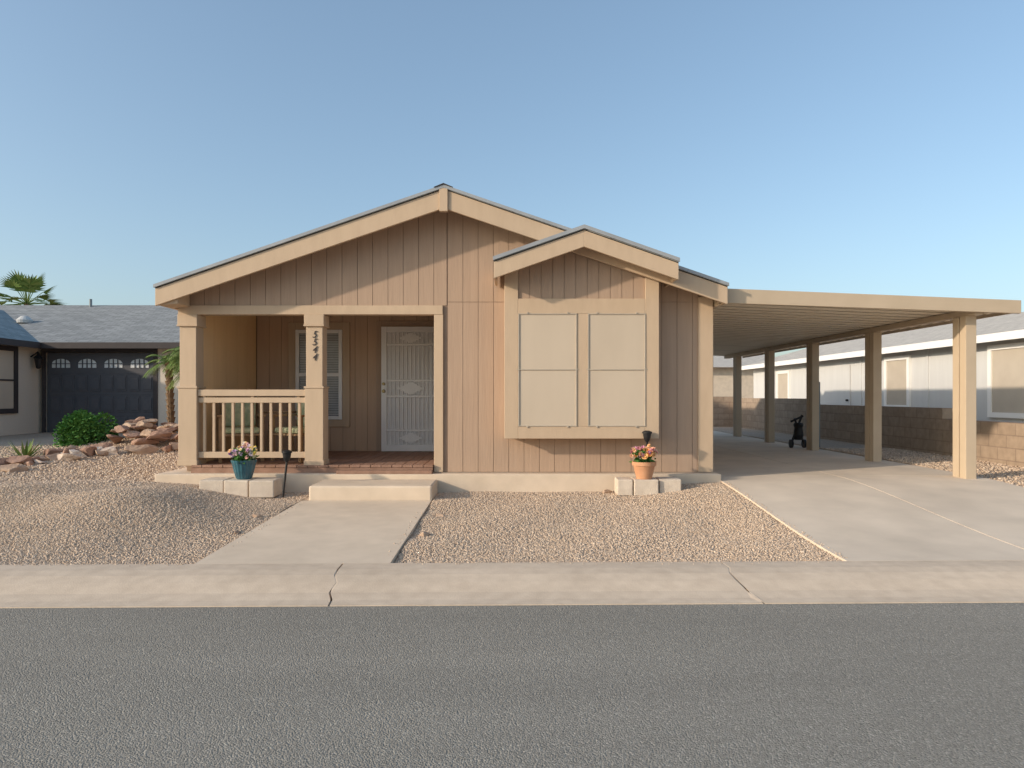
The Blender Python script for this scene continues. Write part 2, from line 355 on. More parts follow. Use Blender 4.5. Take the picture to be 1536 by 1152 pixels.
me.loops.add(len(F)); me.loops.foreach_set('vertex_index',F.astype(np.int32)); npoly=len(F)//3
me.polygons.add(npoly); me.polygons.foreach_set('loop_start',(np.arange(npoly)*3).astype(np.int32))
me.update(calc_edges=True); me.materials.append(M['pebble'])
o=bpy.data.objects.new('gravel',me); COL.objects.link(o); o['kind']='stuff'; o['label']='tan crushed gravel in the front yard'; o['category']='gravel'

# ------------------------------------------------------------- main house
H=empty('manufactured_house',(-0.89,9.06,0.41),'tan single-storey manufactured house with porch and gabled roof','house')
RX,RZ,SL=-0.884,4.09,0.344
XL,XR=-4.545,2.72
def rz(x): return RZ-SL*abs(x-RX)
def siding(mb,axis,a0,a1,c,outw,z0f,z1f,w=0.203,gap=0.006,th=0.010):
    a=a0
    while a<a1-0.005:
        b=min(a+w-gap,a1)
        if outw<0: c0,c1=c-th,c
        else: c0,c1=c,c+th
        poly=[(a,z0f(a)),(b,z0f(b)),(b,z1f(b)),(a,z1f(a))]
        if axis=='x' and a<RX<b: poly=[(a,z0f(a)),(b,z0f(b)),(b,z1f(b)),(RX,z1f(RX)),(a,z1f(a))]
        mb.prism(poly,c0,c1,'y' if axis=='x' else 'x'); a+=w
K=lambda z:(lambda x:z)
mb=MB()
mb.box(-1.04,2.63,9.071,9.2,0.41,2.62)
mb.prism([(-4.41,2.62),(2.63,2.62),(2.63,rz(2.63)-0.1),(RX,RZ-0.1),(-4.41,rz(-4.41)-0.1)],9.071,9.2)
mb.box(-4.41,-4.262,9.22,20,0.41,2.78); mb.box(2.5,2.63,9.21,20,0.41,2.78)
mb.box(-4.25,-0.9,11.312,11.45,0.41,2.9); mb.box(-1.03,-0.9,9.21,11.3,0.41,2.9)
mb.prism([(-4.41,0.41),(2.63,0.41),(2.63,rz(2.63)-0.1),(RX,RZ-0.1),(-4.41,rz(-4.41)-0.1)],20.01,20.15)
obj('wall',mb,'groove',H)
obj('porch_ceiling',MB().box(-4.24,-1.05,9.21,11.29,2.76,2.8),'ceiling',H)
mb=MB()
siding(mb,'x',-4.30,-0.885,9.07,-1,K(2.622),lambda x:rz(x)-0.1)
siding(mb,'x',-0.87,2.45,9.07,-1,K(2.670),lambda x:rz(x)-0.1)
siding(mb,'x',-0.87,2.45,9.07,-1,K(0.412),K(2.664))
siding(mb,'y',9.3,19.9,-4.412,-1,K(0.41),K(2.76))
siding(mb,'y',9.3,19.9,2.632,1,K(0.41),K(2.72))
obj('siding',mb,'siding',H)
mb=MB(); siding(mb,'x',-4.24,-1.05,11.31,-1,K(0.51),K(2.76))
obj('porch_back_wall',mb,'sidinglit',H)
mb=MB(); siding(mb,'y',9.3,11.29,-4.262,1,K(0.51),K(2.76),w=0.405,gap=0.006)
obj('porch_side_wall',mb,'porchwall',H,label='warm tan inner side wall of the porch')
mb=MB(); mb.box(-4.44,-0.935,9.035,9.0595,2.50,2.62); mb.box(-4.44,-1.05,9.0605,9.2,2.50,2.617)
obj('porch_beam',mb,'trim',H,bevel=0.004)
mb=MB(); mb.box(-1.05,-0.93,9.04,9.0705,0.412,2.498); mb.box(-1.054,-1.032,9.071,9.2,0.51,2.498)
obj('porch_jamb',mb,'trim',H,bevel=0.004)
mb=MB(); mb.box(2.45,2.645,9.04,9.075,0.412,2.73); mb.box(2.633,2.66,9.0755,9.25,0.412,2.73)
obj('corner_board',mb,'trim',H,bevel=0.004)
mb=MB()
for xa in (XL,XR):
    mb.prism([(RX,RZ),(xa,rz(xa)),(xa,rz(xa)-0.05),(RX,RZ-0.05)],8.66,20.5)
R=obj('roof',mb,'shingle',H)
mb=MB()
for xa in (XL+0.02,XR-0.02):
    mb.prism([(RX,RZ-0.055),(xa,rz(xa)-0.055),(xa,rz(xa)-0.10),(RX,RZ-0.10)],8.705,20.4)
    mb.prism([(RX,RZ-0.10),(xa,rz(xa)-0.10),(xa,rz(xa)-0.13),(RX,RZ-0.13)],8.705,9.055)
obj('soffit',mb,'siding',R)
mb=MB()
for sgn,xa in ((-1,XL),(1,XR)):
    xi=RX+sgn*0.055
    mb.prism([(xi,rz(xi)-0.035),(xa,rz(xa)-0.035),(xa,rz(xa)-0.265),(xi,rz(xi)-0.285)],8.66,8.703)
    mb.box(min(xa,xa+0.03*-sgn),max(xa,xa+0.03*-sgn),8.705,20.4,rz(xa)-0.25,rz(xa)-0.052)
mb.prism([(RX-0.053,rz(RX-0.053)-0.03),(RX,RZ-0.015),(RX+0.053,rz(RX+0.053)-0.03),(RX+0.053,RZ-0.33),(RX-0.053,RZ-0.33)],8.635,8.704)
mb.prism([(XL+0.031,rz(XL)-0.255),(-4.28,2.60),(-4.28,rz(-4.28)-0.17),(XL+0.031,rz(XL)-0.12)],8.705,9.03)
obj('fascia',mb,'trim',R,bevel=0.004)
mb=MB()
for sgn,xa in ((-1,XL-0.01),(1,XR+0.01)):
    mb.prism([(RX,RZ+0.006),(xa,rz(xa)+0.006),(xa,rz(xa)-0.034),(RX,RZ-0.034)],8.632,8.657)
obj('drip_edge',mb,'dripedge',R)
mb=MB().prism([(RX-0.12,rz(RX-0.12)+0.007),(RX,RZ+0.010),(RX+0.12,rz(RX+.12)+0.007),(RX+0.12,rz(RX+.12)+0.014),(RX,RZ+0.022),(RX-0.12,rz(RX-.12)+0.014)],8.62,20.5)
obj('ridge_cap',mb,'darktrim',R)
GX,GZ,GS=0.87,3.505,0.35
def gzz(x): return GZ-GS*abs(x-GX)
B=obj('bay_window',MB().box(-0.105,1.86,8.785,9.057,0.89,3.0),'trim',H,label='boxed bay with two tan sun screens')
mb=MB(); siding(mb,'x',0.065,1.69,8.783,-1,K(2.67),lambda x:gzz(x)-0.1,w=0.148)
mb.prism([(0.0,2.9),(1.8,2.9),(1.8,gzz(1.8)-0.1),(GX,GZ-0.1),(0.0,gzz(0)-0.1)],8.79,9.056)
obj('gable_panel',mb,'siding',B)
mb=MB()
for x0,x1 in ((-0.115,0.062),(1.69,1.868)):
    mb.prism([(x0,0.873),(x1,0.873),(x1,gzz(x1)-0.1),(x0,gzz(x0)-0.1)],8.745,8.784)
mb.box(0.0625,1.6895,8.745,8.784,2.475,2.668); mb.box(0.0625,1.6895,8.745,8.784,0.873,1.03); mb.box(0.81,0.955,8.747,8.784,1.0305,2.4745)
obj('bay_trim',mb,'trim',B,bevel=0.005)
for x0,x1 in ((0.07,0.805),(0.96,1.685)):
    W=obj('window_screen',MB().box(x0,x1,8.748,8.783,1.036,2.472),'screen',B)
    mb=MB(); t=0.014
    mb.box(x0-0.008,x0+t-0.008,8.736,8.7475,1.03,2.478); mb.box(x1-t+0.008,x1+0.008,8.736,8.7475,1.03,2.478)
    for z in (1.03,1.752,2.464): mb.box(x0+t-0.0085,x1-t+0.0085,8.737,8.7475,z,z+0.013)
    for z in (1.016,2.472): 
        for xx in (x0+0.1,x1-0.12): mb.box(xx,xx+0.022,8.730,8.7475,z,z+0.02)
    mb.box(x0-0.03,x0-0.007,8.7385,8.7455,1.755,1.768); mb.box(x1+0.007,x1+0.03,8.7385,8.7455,1.755,1.768)
    obj('screen_frame',mb,'screenframe',W,bevel=0.002)
mb=MB()
for xa in (-0.24,2.03):
    mb.prism([(GX,GZ+0.008),(xa,gzz(xa)+0.008),(xa,gzz(xa)-0.05),(GX,GZ-0.05)],8.38,9.04)
R2=obj('bay_roof',mb,'shingle',H)
mb=MB()
for sgn,xa in ((-1,-0.24),(1,2.03)):
    mb.prism([(GX,GZ-0.035),(xa,gzz(xa)-0.035),(xa,gzz(xa)-0.25),(GX,GZ-0.25)],8.38,8.42)
    mb.box(min(xa,xa-sgn*0.03),max(xa,xa-sgn*0.03),8.421,9.03,gzz(xa)-0.24,gzz(xa)-0.052)
obj('fascia',mb,'trim',R2,bevel=0.004)
mb=MB()
for xa in (-0.21,2.0): mb.prism([(GX,GZ-0.055),(xa,gzz(xa)-0.055),(xa,gzz(xa)-0.12),(GX,GZ-0.12)],8.421,9.03)
obj('soffit',mb,'siding',R2)
mb=MB()
for xa in (-0.25,2.04): mb.prism([(GX,GZ+0.016),(xa,gzz(xa)+0.016),(xa,gzz(xa)-0.03),(GX,GZ-0.03)],8.352,8.378)
obj('drip_edge',mb,'dripedge',R2)
mb=MB(); x=-4.24
while x<-1.08:
    mb.box(x,min(x+0.132,-1.06),8.99,11.29,0.478,0.51); x+=0.139
mb.box(-4.25,-1.06,9.0,9.03,0.405,0.476); mb.box(-2.3,-1.06,8.868,8.988,0.406,0.45)
obj('porch_deck',mb,'deck',H,label='red-brown plank porch deck',bevel=0.003)
def post(x0,x1,name='porch_post'):
    c=(x0+x1)/2; h=(x1-x0)/2
    mb=MB()
    mb.box(c-h*0.84,c+h*0.84,9.02,9.02+h*1.68,0.512,2.499)
    mb.box(c-h*0.94,c+h*0.94,9.005,9.0+1.95*h,0.5105,1.52); mb.box(c-h*1.02,c+h*1.02,8.995,9.01+2*h,1.521,1.548)
    mb.box(c-h,c+h,8.998,9.003+2*h,2.36,2.4975)
    mb.box(c-h*1.02,c+h*1.02,8.995,9.01+2*h,0.5,0.57); mb.box(c-h*1.05,c+h*1.05,8.99,9.01+2*h,2.34,2.362)
    return obj(name,mb,'trim',H,bevel=0.005)
P1=post(-4.43,-4.17); P2=post(-2.76,-2.50)
for i,ch in enumerate('5544'):
    cu=bpy.data.curves.new('num','FONT'); cu.body=ch; cu.size=0.13; cu.extrude=0.004; cu.align_x='CENTER'; cu.shear=0.35
    to=bpy.data.objects.new('t',cu); COL.objects.link(to); bpy.context.view_layer.update()
    me=bpy.data.meshes.new_from_object(to.evaluated_get(bpy.context.evaluated_depsgraph_get()))
    bpy.data.objects.remove(to)
    me.transform(Matrix.Rotation(math.radians(90),4,'X')@Matrix.Diagonal((0.85,1,1,1))); me.materials.clear(); me.materials.append(M['darktrim'])
    o=bpy.data.objects.new('house_number',me); COL.objects.link(o)
    setup(o,P2,(-2.63,9.013,2.19-i*0.10)); o['label']='dark house number digit '+{'5':'five','4':'four'}[ch]
mb=MB()
mb.box(-4.175,-2.755,9.03,9.115,1.42,1.505); mb.box(-4.175,-2.755,9.045,9.10,1.33,1.40); mb.box(-4.175,-2.755,9.045,9.10,0.60,0.68)
for i in range(11):
    x=-4.10+i*0.126; mb.box(x-0.017,x+0.017,9.054,9.09,0.68,1.33)
for x in (-4.1,-3.46,-2.85): mb.box(x-0.019,x+0.019,9.052,9.092,1.399,1.421)
obj('railing',mb,'trim',H,bevel=0.004)
YB=11.298
Wn=obj('window',MB().box(-3.60,-2.82,YB-0.012,YB-0.002,1.0,2.53),'interior',H)
mb=MB(); 
for a in ((-3.71,-3.59,0.912,2.634),(-2.82,-2.70,0.912,2.634),(-3.59,-2.82,2.515,2.633),(-3.59,-2.82,0.913,1.03)): mb.box(a[0],a[1],YB-0.035,YB-0.001,a[2],a[3])
obj('window_trim',mb,'trim',Wn,bevel=0.003)
mb=MB()
for a in ((-3.588,-3.53,1.032,2.513),(-2.88,-2.822,1.032,2.513),(-3.53,-2.88,2.455,2.512),(-3.53,-2.88,1.033,1.09),(-3.53,-2.88,1.74,1.80)): mb.box(a[0],a[1],YB-0.06,YB-0.013,a[2],a[3])
obj('window_frame',mb,'white',Wn,bevel=0.003)
mb=MB()
z=1.1
while z<2.45: 
    mb.quad((-3.525,YB-0.02,z),(-2.885,YB-0.02,z),(-2.885,YB-0.03,z+0.034),(-3.525,YB-0.03,z+0.034)); z+=0.04
obj('blind',mb,'blind',Wn)
mb=MB().quad((-3.529,YB-0.04,1.09),(-2.881,YB-0.04,1.09),(-2.881,YB-0.04,2.455),(-3.529,YB-0.04,2.455))
obj('glass_pane',mb,'glass',Wn)
D=obj('door',MB().box(-2.13,-1.24,YB-0.05,YB-0.003,0.52,2.5),'meshgrey',H,label='white metal security screen door')
mb=MB()
DY0,DY1=YB-0.085,YB-0.0505
for a in ((-2.17,-2.08,0.512,2.56),(-1.29,-1.20,0.512,2.56),(-2.08,-1.29,2.47,2.559),(-2.08,-1.29,0.513,0.62)): mb.box(a[0],a[1],DY0,DY1,a[2],a[3])
for z in (2.25,1.66,1.40,0.84): mb.box(-2.08,-1.29,DY0+0.012,DY1,z,z+0.034)
obj('door_frame',mb,'white',D,bevel=0.003)
mb=MB()
for i in range(1,12):
    x=-2.09+i*0.0675; 
    mb.box(x-0.008,x+0.008,DY0+0.016,DY0+0.030,0.62,2.47)
def diamond(cx,cz,s):
    for k,(w,h) in enumerate(((0.20,0.018),(0.15,0.046),(0.10,0.074),(0.05,0.10))): mb.box(cx-w*s,cx+w*s,DY0+0.001+k*0.002,DY0+0.018-k*0.0005,cz-h*s*0.9,cz+h*s*0.9)
diamond(-1.685,2.375,0.9); diamond(-1.685,1.545,1.1); diamond(-1.685,0.73,0.95)
obj('door_grille',mb,'white',D)
obj('handle',MB().tube((-2.13,DY0+0.001,1.50),(-2.13,DY0-0.045,1.50),0.03,0.024,12),'brass',D)
obj('deadbolt',MB().tube((-2.13,DY0+0.001,1.62),(-2.13,DY0-0.04,1.62),0.026,0.02,12),'brass',D)
mb=MB()
for a in ((-2.26,-2.172,0.512,2.66),(-1.198,-1.11,0.512,2.66),(-2.172,-1.198,2.565,2.659)): mb.box(a[0],a[1],YB-0.03,YB-0.001,a[2],a[3])
obj('door_casing',mb,'siding',D,bevel=0.003)

# ------------------------------------------------------------- porch furniture
def chair(loc,ang):
    c=empty('patio_chair',(loc[0],loc[1],0.511),'brown wooden patio chair with green cushion on porch deck','chair','chairs on the porch')
    R_=Matrix.Rotation(ang,4,'Z')
    def put(name,mb,m,bev=0.004):
        pts=[R_@Vector(v)+Vector((loc[0],loc[1],0.511)) for v in mb.v]; mb.v=[tuple(p) for p in pts]; return obj(name,mb,m,c,bevel=bev)
    for x in(-0.27,0.27):
        for y in (-0.24,0.24):
            put('leg',MB().box(x-0.022,x+0.022,y-0.022,y+0.022,0,0.62 if y<0 else 0.92),'wood')
    put('armrest',MB().box(-0.31,-0.23,-0.28,0.217,0.621,0.65),'wood'); put('armrest',MB().box(0.23,0.31,-0.28,0.217,0.621,0.65),'wood')
    put('seat',MB().box(-0.247,0.247,-0.26,0.24,0.36,0.39),'wood')
    put('cushion',MB().box(-0.24,0.24,-0.25,0.2,0.392,0.47),'cushion',0.03)
    put('back_cushion',MB().box(-0.22,0.22,0.14,0.22,0.475,0.84),'cushion',0.03)
    mb=MB(); mb.box(-0.247,0.247,0.222,0.255,0.86,0.93); mb.box(-0.247,0.247,0.222,0.255,0.48,0.53)
    for i in range(5): mb.box(-0.2+i*0.1-0.022,-0.2+i*0.1+0.022,0.228,0.248,0.53,0.86)
    put('backrest',mb,'wood')
chair((-3.84,9.6),0.45); chair((-3.02,9.65),-0.5)
T=empty('patio_table',(-3.43,10.05,0.511),'small round brown patio table between two chairs','table')
obj('tabletop',MB().lathe([(0.24,0),(0.25,0.015),(0.24,0.03)],(-3.43,10.05,1.17),28),'wood',T)
for a in range(4):
    t=a*math.pi/2+0.4; obj('leg',MB().tube((-3.43+0.2*math.cos(t),10.05+0.2*math.sin(t),0.512),(-3.43+0.13*math.cos(t),10.05+0.13*math.sin(t),1.169),0.018),'wood',T)

# ------------------------------------------------------------- pots, pavers, solar lights
def flowers(parent,c,matn,r=0.15,n=26):
    mb=MB()
    for i in range(260):
        a=random.uniform(0,6.28); rr=random.uniform(0,r*1.15); z=random.uniform(-0.01,0.13)
        p=Vector((c[0]+rr*math.cos(a),c[1]+rr*math.sin(a),c[2]+z)); d=Vector((random.gauss(0,1),random.gauss(0,1),random.gauss(0.5,0.7))).normalized()*0.06; s=d.orthogonal().normalized()*0.014
        mb.quad(p,p+d*0.5+s,p+d,p+d*0.5-s)
    obj('foliage',mb,'leaf',parent)
    mb=MB()
    for i in range(n):
        a=random.uniform(0,6.28); rr=r*math.sqrt(random.random())*1.3; z=0.05+random.uniform(0,0.15)*(1.3-rr/r*0.5)
        p=Vector((c[0]+rr*math.cos(a),c[1]+rr*math.sin(a),c[2]+z)); nrm=Vector((random.gauss(0,.6),-0.6+random.gauss(0,.5),0.7)).normalized()
        u=nrm.orthogonal().normalized(); w_=nrm.cross(u); R0=random.uniform(0.026,0.042)
        b=len(mb.v); mb.v.append(tuple(p)); m_=14
        for k in range(m_):
            t=2*math.pi*k/m_; q=R0*(1.0 if k%2==0 else 0.72); mb.v.append(tuple(p+(u*math.cos(t)+w_*math.sin(t))*q+nrm*(0.016 if k%2==0 else 0.006)))
        for k in range(m_): mb.f.append((b,b+1+k,b+1+(k+1)%m_))
        b2=len(mb.v)
        for k in range(7):
            t=2*math.pi*k/7+0.3; mb.v.append(tuple(p+(u*math.cos(t)+w_*math.sin(t))*R0*0.55+nrm*0.024))
        for k in range(7): mb.f.append((b,b2+k,b2+(k+1)%7))
    obj('flower',mb,matn,parent)
def paver(x,y,w,d,z,h,rot):
    mb=MB(); mb.box(-w/2,w/2,-d/2,d/2,0,h)
    R_=Matrix.Rotation(rot,4,'Z'); mb.v=[tuple(R_@Vector(v)+Vector((x,y,z))) for v in mb.v]
    obj('paver_block',mb,'block_paver',label='pale concrete block lying on gravel under a flower pot',cat='block',group='concrete blocks under the flower pots',bevel=0.012)
for x,y,rt in ((-3.73,8.60,0.02),(-3.41,8.58,-0.03),(-3.10,8.56,0.04)): paver(x,y,0.30,0.36,0.17,0.21,rt)
for x,y,w_ in ((1.38,8.55,0.19),(1.64,8.53,0.30),(1.94,8.57,0.27)): paver(x,y,w_,0.28,0.19,0.20,random.uniform(-.04,.04))
def pot(c,m,lab,fl,rib,s):
    P=empty('flower_pot',c,lab,'flower pot','flower pots by the house')
    pr=[(0.085,0),(0.095,0.015),(0.12,0.10),(0.14,0.19),(0.15,0.215),(0.155,0.24),(0.14,0.24),(0.13,0.21)] if rib else [(0.10,0),(0.115,0.06),(0.138,0.16),(0.14,0.17),(0.158,0.175),(0.16,0.225),(0.145,0.225),(0.14,0.19)]
    pr=[(a*s,b*s) for a,b in pr]
    obj('pot',MB().lathe(pr,c,72 if rib else 40,rib,18),m,P,smooth=False)
    obj('soil',MB().lathe([(0.12*s,0),(0.1*s,0.012)],(c[0],c[1],c[2]+0.19*s),20),'soil',P)
    flowers(P,(c[0],c[1],c[2]+0.22*s),fl,0.13*s,48)
pot((-3.38,8.57,0.381),'teal','teal ribbed ceramic pot with pink and yellow flowers','petalpink',0.02,1.0)
pot((1.63,8.51,0.391),'terra','round terracotta pot with orange and pink flowers','petalorange',0,0.95)
def solar(x,y,z0,zt,tilt=0):
    S=empty('solar_light',(x,y,z0),'black solar garden torch staked in gravel','garden light','solar garden torches')
    obj('stake',MB().tube((x,y,z0-0.02),(x+tilt,y,zt-0.14),0.014,0.015),'black',S)
    obj('lamp_head',MB().lathe([(0.012,0),(0.03,0.02),(0.045,0.06),(0.052,0.11),(0.062,0.115),(0.062,0.135),(0.03,0.15)],(x+tilt,y,zt-0.15),20),'black',S)
solar(-2.82,8.35,0.2,0.76,0.05); solar(1.70,8.68,0.25,0.98,0.0)

# ------------------------------------------------------------- carport
C=empty('carport',(6.05,9.15,0.33),'tan metal carport roof on five posts beside house','carport')
PX=6.05
def pan_z(x): return 2.715-0.043*(x-2.66)
mb=MB(); y=8.87; pts=[]
per=0.30
while y<19.4:
    pts+=[(y,0.0),(y+0.225,0.0),(y+0.23,0.075),(y+0.295,0.075),(y+0.30,0.0)]; y+=per
for k,xx in enumerate((2.67,6.50)):
    for (yy,zz) in pts: mb.v.append((xx,yy,pan_z(xx)+zz))
n_=len(pts)
for i in range(n_-1):
    if abs(pts[i][0]-pts[i+1][0])<1e-6: continue
    mb.f.append((i,n_+i,n_+i+1,i+1))
ob=obj('roof_pan',mb,'carportpan',C); sm=ob.modifiers.new('s','SOLIDIFY'); sm.thickness=0.003
mb=MB()
mb.prism([(2.68,2.62),(6.55,2.485),(6.55,2.655),(2.68,2.81)],8.80,8.85)
obj('fascia',mb,'carport',C,bevel=0.006)
obj('gutter',MB().box(6.51,6.55,8.851,19.4,2.50,2.64),'carport',C,bevel=0.006)
obj('beam',MB().box(5.99,6.11,8.86,19.4,2.48,2.562),'carport',C,bevel=0.004)
obj('ledger',MB().box(2.665,2.72,8.86,19.4,2.60,2.70),'carport',C,bevel=0.004)
for i in range(5):
    yc=9.02+i*2.32; z0=float(drive_z(yc))-0.01
    mb=MB()
    mb.box(PX-0.07,PX+0.07,yc,yc+0.125,z0,2.479); mb.box(PX-0.07,PX+0.07,yc+0.15,yc+0.275,z0,2.479)
    mb.box(PX-0.03,PX+0.03,yc+0.125,yc+0.15,z0,2.478)
    obj('post',mb,'carport',C,bevel=0.004)

# ------------------------------------------------------------- right side
mb=MB()
for y0,y1,zt in ((8,12.4,1.0),(12.41,18,1.2),(18.01,24.2,1.35)):
    mb.box(7.8,8.0,y0,y1,0.1,zt)
obj('block_wall',mb,'block',label='stepped tan concrete block boundary wall on gravel',cat='wall')
mb=MB().box(1.5,7.78,24.0,24.2,0.1,1.4)
obj('block_wall',mb,'blockx',label='tan concrete block wall closing the side yard',cat='wall')
NH=empty('neighbour_house',(11.5,18,0.35),'pale grey house with white trimmed windows behind block wall','house')
obj('wall',MB().box(9.5,14.5,10,27,0.2,2.66),'bluewall',NH)
mb=MB().prism([(9.15,2.60),(12,3.4),(14.9,2.60),(14.9,2.54),(12,3.34),(9.15,2.54)],9.6,27.4)
nr=obj('roof',mb,'shinglepale',NH)
obj('fascia',MB().box(9.12,9.145,9.6,27.4,2.46,2.61),'white',nr)
def nwin(y0,y1,z0,z1,sc='screenpale'):
    w_=obj('window',MB().box(9.465,9.495,y0,y1,z0,z1),sc,NH); mb=MB(); t=0.1
    mb.box(9.44,9.498,y0-t,y0-0.001,z0-t,z1+t); mb.box(9.44,9.498,y1+0.001,y1+t,z0-t,z1+t); mb.box(9.44,9.498,y0,y1,z1+0.001,z1+t); mb.box(9.44,9.498,y0,y1,z0-t,z0-0.001)
    obj('window_trim',mb,'white',w_)
nwin(11.9,13.5,1.1,2.32); nwin(16.4,17.3,1.2,2.3); nwin(23.5,24.4,1.3,2.2)
for yy in (14.6,15.6,18.6,21.4): obj('batten',MB().box(9.48,9.499,yy,yy+0.09,0.3,2.5),'bluewall',NH)
dd=obj('door',MB().box(9.46,9.495,19.2,20.2,0.36,2.3),'bluewall',NH); 
obj('handle',MB().tube((9.461,19.3,1.3),(9.40,19.3,1.3),0.03),'black',dd)
FH=empty('neighbour_house',(6,33,0.35),'distant cream house with pale roof','house')
obj('wall',MB().box(0,12,32,40,0.2,2.8),'cream',FH)
obj('roof',MB().prism([(31.5,2.75),(36,4.0),(40.5,2.75)],-0.5,12.5,'x'),'shinglepale',FH)
U=obj('utility_pedestal',MB().box(6.33,6.50,14.45,14.65,0.3,1.72),'utility',label='slim grey electrical pedestal beside a carport post',cat='utility box',bevel=0.01)
obj('panel_door',MB().box(6.35,6.48,14.435,14.449,0.7,1.2),'utility',U,bevel=0.003)
gx,gy=5.99,14.35
GC=empty('golf_cart_trolley',(gx,gy,0.33),'black folded push trolley parked beside a carport post','trolley')
obj('frame',MB().tube((gx-0.15,gy,0.42),(gx+0.08,gy,1.02),0.025).tube((gx+0.12,gy,0.42),(gx-0.08,gy,0.95),0.022).tube((gx-0.16,gy,0.88),(gx+0.1,gy,1.0),0.022),'black',GC)
obj('bag',MB().lathe([(0.08,0),(0.10,0.1),(0.08,0.25),(0.10,0.32),(0.08,0.36)],(gx,gy,0.5),16),'black',GC)
for s in(-0.15,0.12):
    obj('wheel',MB().tube((gx+s-0.02,gy,0.42),(gx+s+0.02,gy,0.42),0.09,0.09,24),'black',GC)

# ------------------------------------------------------------- left neighbour
NL=empty('garage_house',(-11,18,0.4),'stucco house with charcoal garage door and grey shingle roof','house')
mb=MB()
mb.box(-12.0,-11.93,17.4,17.6,0.3,2.75); mb.box(-9.14,-6.8,17.4,17.6,0.3,2.75); mb.box(-11.93,-9.14,17.4,17.6,2.56,2.75)
mb.box(-18,-12.1,11.0,17.6,0.3,2.75); mb.box(-18,-6.8,17.61,26,0.3,2.75)
obj('wall',mb,'stucco',NL)
mb=MB().prism([(16.95,2.74),(21.2,4.24),(25.6,2.74),(25.6,2.66),(21.2,4.16),(16.95,2.66)],-20,-6.4,'x')
r_=obj('roof',mb,'shingle',NL)
mb=MB().prism([(-11.75,2.74),(-15.3,3.99),(-18.8,2.74),(-18.8,2.66),(-15.3,3.91),(-11.75,2.66)],10.5,21)
obj('wing_roof',mb,'shingleblue',NL)
mb=MB().box(-11.74,-6.4,16.90,16.945,2.60,2.75).box(-11.745,-11.70,10.5,16.89,2.60,2.75)
obj('fascia',mb,'darktrim',r_)
obj('vent',MB().lathe([(0.18,0),(0.2,0.08),(0.1,0.18),(0.05,0.2)],(-13.6,19.0,3.45),16),'vent',r_)
obj('vent',MB().tube((-13.0,21.0,4.1),(-13.0,21.0,4.4),0.04),'utility',r_)
GD=obj('garage_door',MB().box(-11.9,-9.17,17.44,17.5,0.38,2.52),'darkdoor',NL)
mb=MB()
for r in range(4):
    for c in range(8 if r<3 else 0):
        x0=-11.85+c*0.335; z0=0.42+r*0.535
        mb.box(x0+0.03,x0+0.305,17.425,17.4395,z0+0.05,z0+0.46); mb.box(x0+0.06,x0+0.275,17.41,17.4255,z0+0.1,z0+0.41)
    mb.box(-11.9,-9.17,17.432,17.4395,0.375+r*0.535,0.385+r*0.535)
obj('door_panel',mb,'darkdoor',GD,bevel=0.008)
for c in range(4):
    x0=-11.78+c*0.67; pts_=[(x0,2.14),(x0+0.46,2.14),(x0+0.46,2.25)]+[(x0+0.23+0.23*math.cos(t),2.25+0.12*math.sin(t)) for t in np.linspace(0.2,math.pi-0.2,8)]+[(x0,2.25)]
    w_=obj('window',MB().prism(pts_,17.43,17.4395),'blind',GD)
    mb=MB()
    for k in range(1,4): mb.box(x0+0.115*k-0.012,x0+0.115*k+0.012,17.415,17.4295,2.14,2.36)
    mb.box(x0,x0+0.46,17.416,17.4285,2.235,2.253)
    obj('mullion',mb,'darkdoor',w_)
mb=MB().box(-12.0,-11.905,17.37,17.399,0.35,2.66).box(-9.165,-9.06,17.37,17.399,0.35,2.66).box(-11.905,-9.165,17.37,17.399,2.53,2.659)
obj('door_surround',mb,'darktrim',GD)
w_=obj('window',MB().box(-12.099,-12.08,15.0,16.5,1.12,2.5),'screen',NL)
mb=MB().box(-12.098,-12.05,14.88,14.999,1.0,2.62).box(-12.098,-12.05,16.501,16.62,1.0,2.62).box(-12.098,-12.05,15,16.5,2.501,2.62).box(-12.098,-12.05,15,16.5,1.0,1.119).box(-12.079,-12.06,15,16.5,1.78,1.82)
obj('window_trim',mb,'darktrim',w_)
ln=obj('lantern',MB().lathe([(0.02,0),(0.06,0.03),(0.09,0.25),(0.12,0.27),(0.04,0.36),(0.015,0.42)],(-11.9,17.1,2.1),6).tube((-12.09,17.1,2.4),(-11.9,17.1,2.53),0.015),'black',NL)

# ------------------------------------------------------------- rocks
def rock(x,y,s,m,lab,zoff=0,flat=1.0):
    import bmesh
    bm=bmesh.new(); bmesh.ops.create_icosphere(bm,subdivisions=3,radius=1)
    off=Vector((random.uniform(0,50),random.uniform(0,50),0)); sc=Vector((random.uniform(0.9,1.5),random.uniform(0.7,1.1),random.uniform(0.45,0.7)*flat))
    planes=[(Vector((random.gauss(0,1),random.gauss(0,1),random.gauss(0,1))).normalized(),random.uniform(0.35,0.7)) for _ in range(12)]
    rot=Matrix.Rotation(random.uniform(0,6.28),3,'Z')
    for v in bm.verts:
        p=v.co.copy()
        for nn,d in planes:
            q=p.dot(nn)
            if q>d: p-=nn*(q-d)
        p*=1.2*(1+0.10*noise.noise(p*1.6+off)+0.05*noise.noise(p*5+off))
        v.co=rot@Vector((p.x*sc.x,p.y*sc.y,p.z*sc.z))*s
    me=bpy.data.meshes.new('landscape_rock'); bm.to_mesh(me); bm.free(); me.materials.append(M[m])
    o=bpy.data.objects.new('landscape_rock',me); COL.objects.link(o)
    o.location=(x,y,float(gz(x,y))+s*0.2+zoff); o['label']=lab; o['category']='rock'; o['group']='landscape rocks edging the gravel bed'
kinds=[('rockred','rough reddish brown landscape rock on gravel'),('rockwhite','pale pinkish white landscape rock on gravel'),('rocktan','tan landscape boulder on gravel')]
